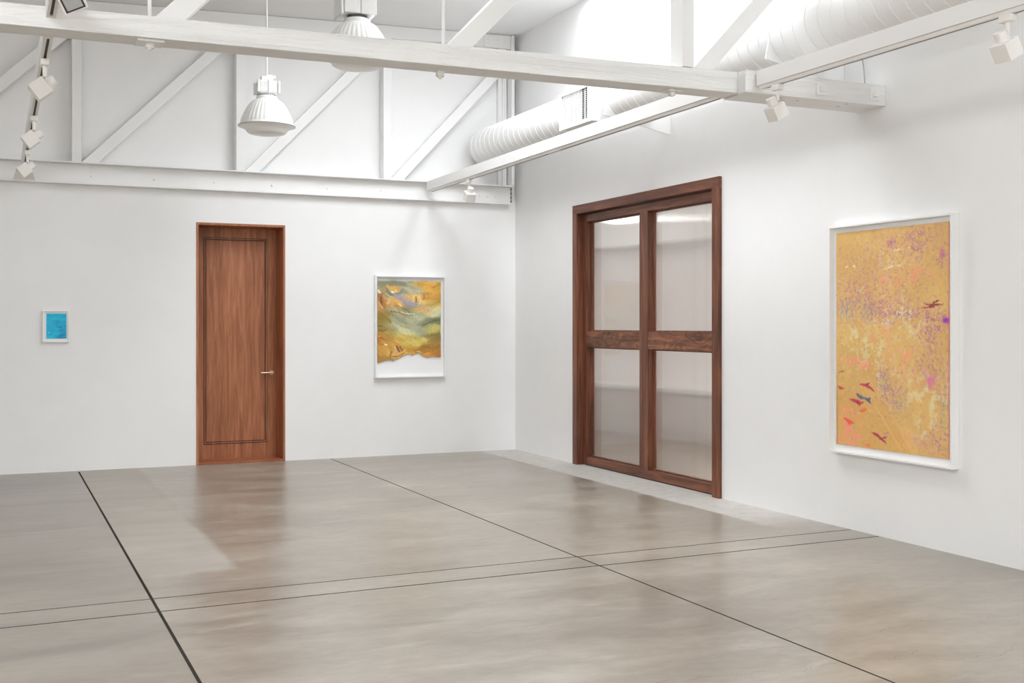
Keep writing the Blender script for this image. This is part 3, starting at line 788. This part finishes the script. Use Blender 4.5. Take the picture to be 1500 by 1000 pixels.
# middle picture on the far wall
mp_ = thing('framed_picture', (4.52, YF-.001, .923), 'ochre and sage torn-edge abstract picture in a white box frame on the far wall', 'picture')
frame_y(mp_, 4.082, 4.968, .925, 2.138, 12.885, YF-.001, .018)
MB().box(4.10, 4.95, 12.934, 12.940, .943, 2.120).build('backing_board', M['mat_white'], mp_)
CP = [(.04,.03,150,150,125),(.27,.03,140,140,115),(.42,.05,150,148,120),(.52,.08,185,187,160),(.77,.05,224,172,78),(.91,.12,220,168,74),(.64,.05,200,156,76),(.22,.10,228,180,100),(.24,.135,252,238,195),(.31,.10,225,180,100),(.37,.13,138,140,138),(.13,.155,140,142,120),(.02,.12,250,235,200),(.06,.24,158,98,52),(.04,.18,185,130,75),(.13,.27,200,150,90),(.08,.33,190,135,75),(.19,.23,225,185,120),(.295,.24,228,180,100),(.36,.29,220,175,100),(.37,.23,190,140,140),(.45,.25,165,158,165),(.52,.285,160,150,155),(.41,.18,165,165,170),(.49,.18,225,175,90),(.56,.205,225,185,115),(.61,.23,150,105,55),(.66,.21,240,200,125),(.74,.18,180,130,60),(.87,.21,217,168,78),(.96,.23,200,150,65),(.57,.12,185,190,165),(.87,.28,205,185,110),(.71,.33,235,165,105),(.82,.36,215,180,115),(.59,.335,190,175,120),(.27,.305,215,120,90),(.3,.37,225,155,135),(.37,.41,208,135,115),(.42,.33,140,135,95),(.45,.385,165,165,125),(.175,.35,175,175,140),(.08,.41,150,125,55),(.08,.5,160,135,60),(.31,.46,160,162,130),(.59,.44,180,182,150),(.91,.385,205,208,175),(.94,.49,112,112,78),(.82,.515,140,145,115),(.87,.56,190,185,115),(.5,.54,180,180,145),(.22,.54,190,190,160),(.08,.58,150,125,65),(.2,.63,180,165,90),(.4,.61,205,200,150),(.63,.585,175,178,150),(.73,.595,230,170,130),(.91,.585,195,180,100),(.94,.68,145,125,65),(.66,.69,150,170,150),(.04,.68,190,120,45),(.13,.70,190,150,75),(.12,.775,255,240,170),(.08,.83,200,150,70),(.22,.755,215,160,70),(.4,.72,210,180,90),(.61,.75,210,190,100),(.34,.83,135,90,55),(.25,.865,215,170,100),(.21,.9,150,105,50),(.5,.85,205,155,65),(.77,.83,165,120,50),(.96,.78,170,130,60),(.8,.89,205,145,65),(.96,.9,180,120,50),(.04,.97,175,130,60)]
BOT = [(0,.995),(.09,.972),(.17,.958),(.22,.965),(.24,.975),(.26,.958),(.31,.945),(.37,.925),(.43,.897),(.50,.885),(.52,.902),(.55,.905),(.59,.885),(.63,.880),(.68,.895),(.73,.918),(.77,.935),(.83,.930),(.89,.925),(.94,.933),(1.0,.933)]
def botv(u):
    for (a, va), (b, vb) in zip(BOT[:-1], BOT[1:]):
        if a <= u <= b: return va+(vb-va)*(u-a)/(b-a)+.004*noise.noise(Vector((u*60, 0, 0)))
    return .93
CPB = [p for p in CP if p[:2] not in {(.24,.135),(.02,.12),(.27,.305),(.3,.37),(.37,.41),(.37,.23),(.12,.775),(.34,.83),(.21,.9),(.73,.595),(.71,.33),(.66,.69),(.61,.23),(.06,.24)}]
MS = [  # brush marks: points, width, colour, raggedness
 ([(.0,.03),(.25,.035),(.45,.04)], .030, (140,140,116), .5), ([(.13,.08),(.18,.16),(.27,.19)], .022, (128,132,118), .4),
 ([(.15,.065),(.24,.09),(.33,.125)], .026, (224,172,84), .5), ([(.22,.135),(.245,.14)], .016, (254,244,214), .3), ([(.27,.11),(.30,.13)], .012, (248,220,160), .5),
 ([(.13,.15),(.20,.19),(.24,.195)], .006, (218,222,178), .3), ([(.01,.12),(.035,.145)], .020, (254,246,226), .4),
 ([(.03,.19),(.06,.25),(.10,.30)], .052, (176,120,66), .9), ([(.05,.20),(.06,.28)], .020, (138,82,44), .8), ([(.10,.18),(.15,.25),(.14,.30)], .018, (206,156,92), .9), ([(.02,.26),(.08,.335)], .007, (238,200,140), .6),
 ([(.19,.22),(.16,.27)], .018, (232,190,122), .6), ([(.25,.21),(.31,.25),(.36,.30)], .030, (228,176,92), .5), ([(.33,.28),(.37,.30)], .010, (248,220,160), .4),
 ([(.27,.17),(.36,.14),(.40,.10)], .018, (134,138,142), .5), ([(.28,.185),(.38,.22),(.48,.27),(.56,.28)], .034, (168,160,168), .5), ([(.40,.26),(.50,.315)], .014, (150,146,156), .5), ([(.35,.215),(.38,.235)], .014, (196,140,146), .5),
 ([(.43,.165),(.50,.195),(.56,.215)], .014, (226,178,90), .6), ([(.55,.19),(.56,.25)], .016, (232,198,132), .5), ([(.60,.19),(.61,.25)], .013, (150,104,58), .4), ([(.655,.175),(.665,.235)], .026, (238,198,124), .2), ([(.69,.23),(.64,.28)], .008, (240,208,150), .5),
 ([(.72,.15),(.74,.20),(.72,.22)], .009, (176,122,54), .9), ([(.86,.07),(.92,.065)], .007, (176,124,50), .6),
 ([(.26,.30),(.29,.31)], .012, (212,104,78), .6), ([(.27,.335),(.30,.37)], .011, (232,164,142), .6), ([(.33,.39),(.38,.42),(.43,.44)], .009, (206,126,108), .7),
 ([(.60,.34),(.72,.33),(.76,.31)], .016, (232,166,104), .8), ([(.70,.36),(.75,.355)], .010, (234,176,140), .6),
 ([(.40,.33),(.47,.36),(.51,.39)], .010, (130,122,80), .8), ([(.20,.37),(.35,.385),(.47,.42),(.55,.42)], .007, (112,108,74), .6), ([(.36,.375),(.48,.40),(.58,.40)], .008, (212,212,176), .6),
 ([(.70,.545),(.80,.51),(.86,.49),(.97,.475)], .010, (100,102,72), .6), ([(.85,.52),(.92,.50),(.98,.50)], .016, (128,130,92), .8), ([(.6,.52),(.72,.50)], .006, (150,152,122), .8),
 ([(.70,.60),(.75,.59)], .009, (234,164,120), .6), ([(.0,.545),(.06,.555)], .012, (120,100,46), .6), ([(.0,.60),(.12,.605)], .014, (128,112,56), .8),
 ([(.0,.665),(.03,.67)], .012, (222,168,80), .6), ([(.02,.695),(.10,.70)], .014, (178,112,42), .8), ([(.115,.773),(.135,.775)], .014, (254,246,196), .4), ([(.05,.76),(.09,.78)], .004, (110,84,40), .6),
 ([(.57,.70),(.59,.71)], .007, (120,150,146), .9), ([(.66,.69),(.69,.70)], .007, (110,150,158), .9), ([(.73,.675),(.77,.675)], .009, (104,146,166), .8), ([(.46,.80),(.52,.775)], .007, (140,160,124), .9),
 ([(.30,.80),(.33,.86)], .018, (130,92,64), .8), ([(.35,.80),(.38,.85)], .018, (140,88,60), .8), ([(.27,.80),(.27,.88)], .012, (222,182,112), .5), ([(.30,.89),(.40,.86),(.45,.83)], .008, (226,182,108), .6), ([(.21,.86),(.20,.93)], .016, (146,106,58), .7),
 ([(.24,.92),(.34,.915),(.42,.88)], .010, (156,104,42), .7), ([(.62,.86),(.68,.87)], .010, (232,184,124), .6), ([(.70,.80),(.85,.82),(.97,.80)], .024, (160,116,50), .9), ([(.72,.90),(.82,.885)], .016, (216,154,72), .8),
 ([(.44,.74),(.52,.755),(.64,.77)], .018, (214,192,104), .9), ([(.85,.66),(.98,.65)], .022, (140,124,62), .9), ([(.03,.40),(.14,.46),(.2,.5)], .030, (148,124,56), .9), ([(.36,.60),(.5,.62)], .03, (206,206,156), .9)]
def mid_col(u, t_):
    v = t_*botv(u)
    X, Y = u*4, v*6
    wu = u+.05*fbm(X*1.2, Y*1.6, 3); wv = v+.030*fbm(X*.9, Y*1.2, 9)
    sw = 0; c = [0, 0, 0]
    for a, b, r_, g_, b_ in CPB:
        d2 = ((wu-a)*.62)**2+((wv-b)*1.5)**2
        w_ = math.exp(-d2/.0042)+1e-5/(d2+.001)
        sw += w_; c[0] += r_*w_; c[1] += g_*w_; c[2] += b_*w_
    c = tuple(q/sw for q in c)
    fl = fbm(X*1.1+1.5*Y*.1, (Y-1.6*math.sin(u*2.2))*3.2, 15, 4)
    c = tuple(q*(1+.20*fl) for q in c)
    ru = u+.030*fbm(X*4, Y*4, 21, 4); rv = v+.018*fbm(X*4, Y*4, 27, 4)
    for pts, wd, sc_, rg in MS:
        if abs(u-pts[0][0]) > .45 or abs(v-pts[0][1]) > .18: continue
        p = (u+(ru-u)*rg*1.2, v+(rv-v)*rg*1.2)
        dd = min(segd(p, a, b, 1.22) for a, b in zip(pts[:-1], pts[1:]))
        if dd > wd*1.4: continue
        c = lerp3(c, sc_, (1-sst(wd*.55, wd*1.2, dd))*.9)
    n_ = fbm(X*9, Y*9, 33, 4)
    return tuple(q*(1+.12*n_) for q in c)
AM2 = art_material('ochre_mixed_pigment', .45)
def mid_pos(u, t_):
    v = t_*botv(u)
    top = .010*noise.noise(Vector((u*6, 2, 0)))*(1-t_)**6
    e = .006*noise.noise(Vector((v*9, u*2, 1)))*(1 if u < .01 or u > .99 else 0)
    return (4.117+(4.913-4.117)*u+e, 12.915+.006*fbm(u*5, v*6, 2, 3), 2.074-.975*v+top)
art_sheet('artwork', 150, 180, mid_pos, mid_col, AM2, mp_)

# small turquoise picture
sp_ = thing('framed_picture', (.59, YF-.001, 1.368), 'small turquoise picture in a narrow white frame left of the wooden door', 'picture')
frame_y(sp_, .459, .721, 1.368, 1.706, 12.912, YF-.001, .014)
MB().box(.473, .707, 12.928, 12.934, 1.382, 1.692).build('backing_board', M['mat_white'], sp_)
def blu_col(u, v):
    n_ = fbm(u*3, v*7, 1, 5)
    c = lerp3((0, 150, 188), (22, 172, 198), sst(-.5, .5, n_))
    d_ = gauss(u, v, .75, .6, .35, .14)+gauss(u, v, .85, .88, .3, .1)+gauss(u, v, .55, .33, .15, .1)*.4
    c = lerp3(c, (0, 104, 152), min(1, d_*sst(-.35, .3, fbm(u*3, v*12, 8, 5))*.9))
    c = lerp3(c, (60, 90, 150), .6*gauss(u, v, .72, .95, .15, .06))
    c = lerp3(c, (200, 235, 235), min(1, 1.2*gauss(u, v, .14, .765, .02, .02)))
    c = lerp3(c, (90, 160, 190), .5*gauss(u, v, .2, .36, .06, .07)+.4*gauss(u, v, .83, .08, .1, .05))
    return c
AM3 = art_material('turquoise_pigment', .5)
art_sheet('artwork', 60, 80, lambda u, v: (.495+(.692-.495)*u, 12.925, 1.672-(1.672-1.408)*v), blu_col, AM3, sp_, 1.4)

# ------------------------------------------------------------------ light
wd = bpy.data.worlds.new('overcast_sky'); sc.world = wd; wd.use_nodes = True
bg = wd.node_tree.nodes['Background']
bg.inputs['Color'].default_value = (.93, .965, 1, 1); bg.inputs['Strength'].default_value = 1.0
for k, (a, b, c, d_) in enumerate(SKY):                 # area light on top of each well, the added fill wells included
    L = bpy.data.lights.new('skylight_fill', 'AREA'); L.shape = 'RECTANGLE'; L.size = b-a; L.size_y = d_-c
    L.energy = 12.0*PI*(b-a)*(d_-c); L.color = (.93, .965, 1)
    o = bpy.data.objects.new('skylight_fill', L); COL.objects.link(o)
    o.location = ((a+b)/2, (c+d_)/2, ceil_z(b)+.395)

sc.cycles.caustics_reflective = False; sc.cycles.caustics_refractive = False
sc.cycles.max_bounces = 14; sc.cycles.diffuse_bounces = 8; sc.cycles.transmission_bounces = 8
sc.cycles.sample_clamp_indirect = 8.0
sc.view_settings.view_transform = 'Standard'; sc.view_settings.look = 'None'
sc.view_settings.exposure = -0.05; sc.view_settings.gamma = 1.0; sc.view_settings.use_curve_mapping = False

# ------------------------------------------------------------------ camera
cam = bpy.data.cameras.new('camera'); co = bpy.data.objects.new('camera', cam); COL.objects.link(co)
F_PX, HOR = 1671.0, 476.0
cam.sensor_fit = 'HORIZONTAL'; cam.sensor_width = 36; cam.lens = 36*F_PX/1500
cam.shift_y = (HOR-500)/1500
co.location = (0, 0, 1.55)
co.rotation_euler = (PI/2, 0, -math.atan(758/F_PX))
cam.clip_start = .05; cam.clip_end = 100
sc.camera = co
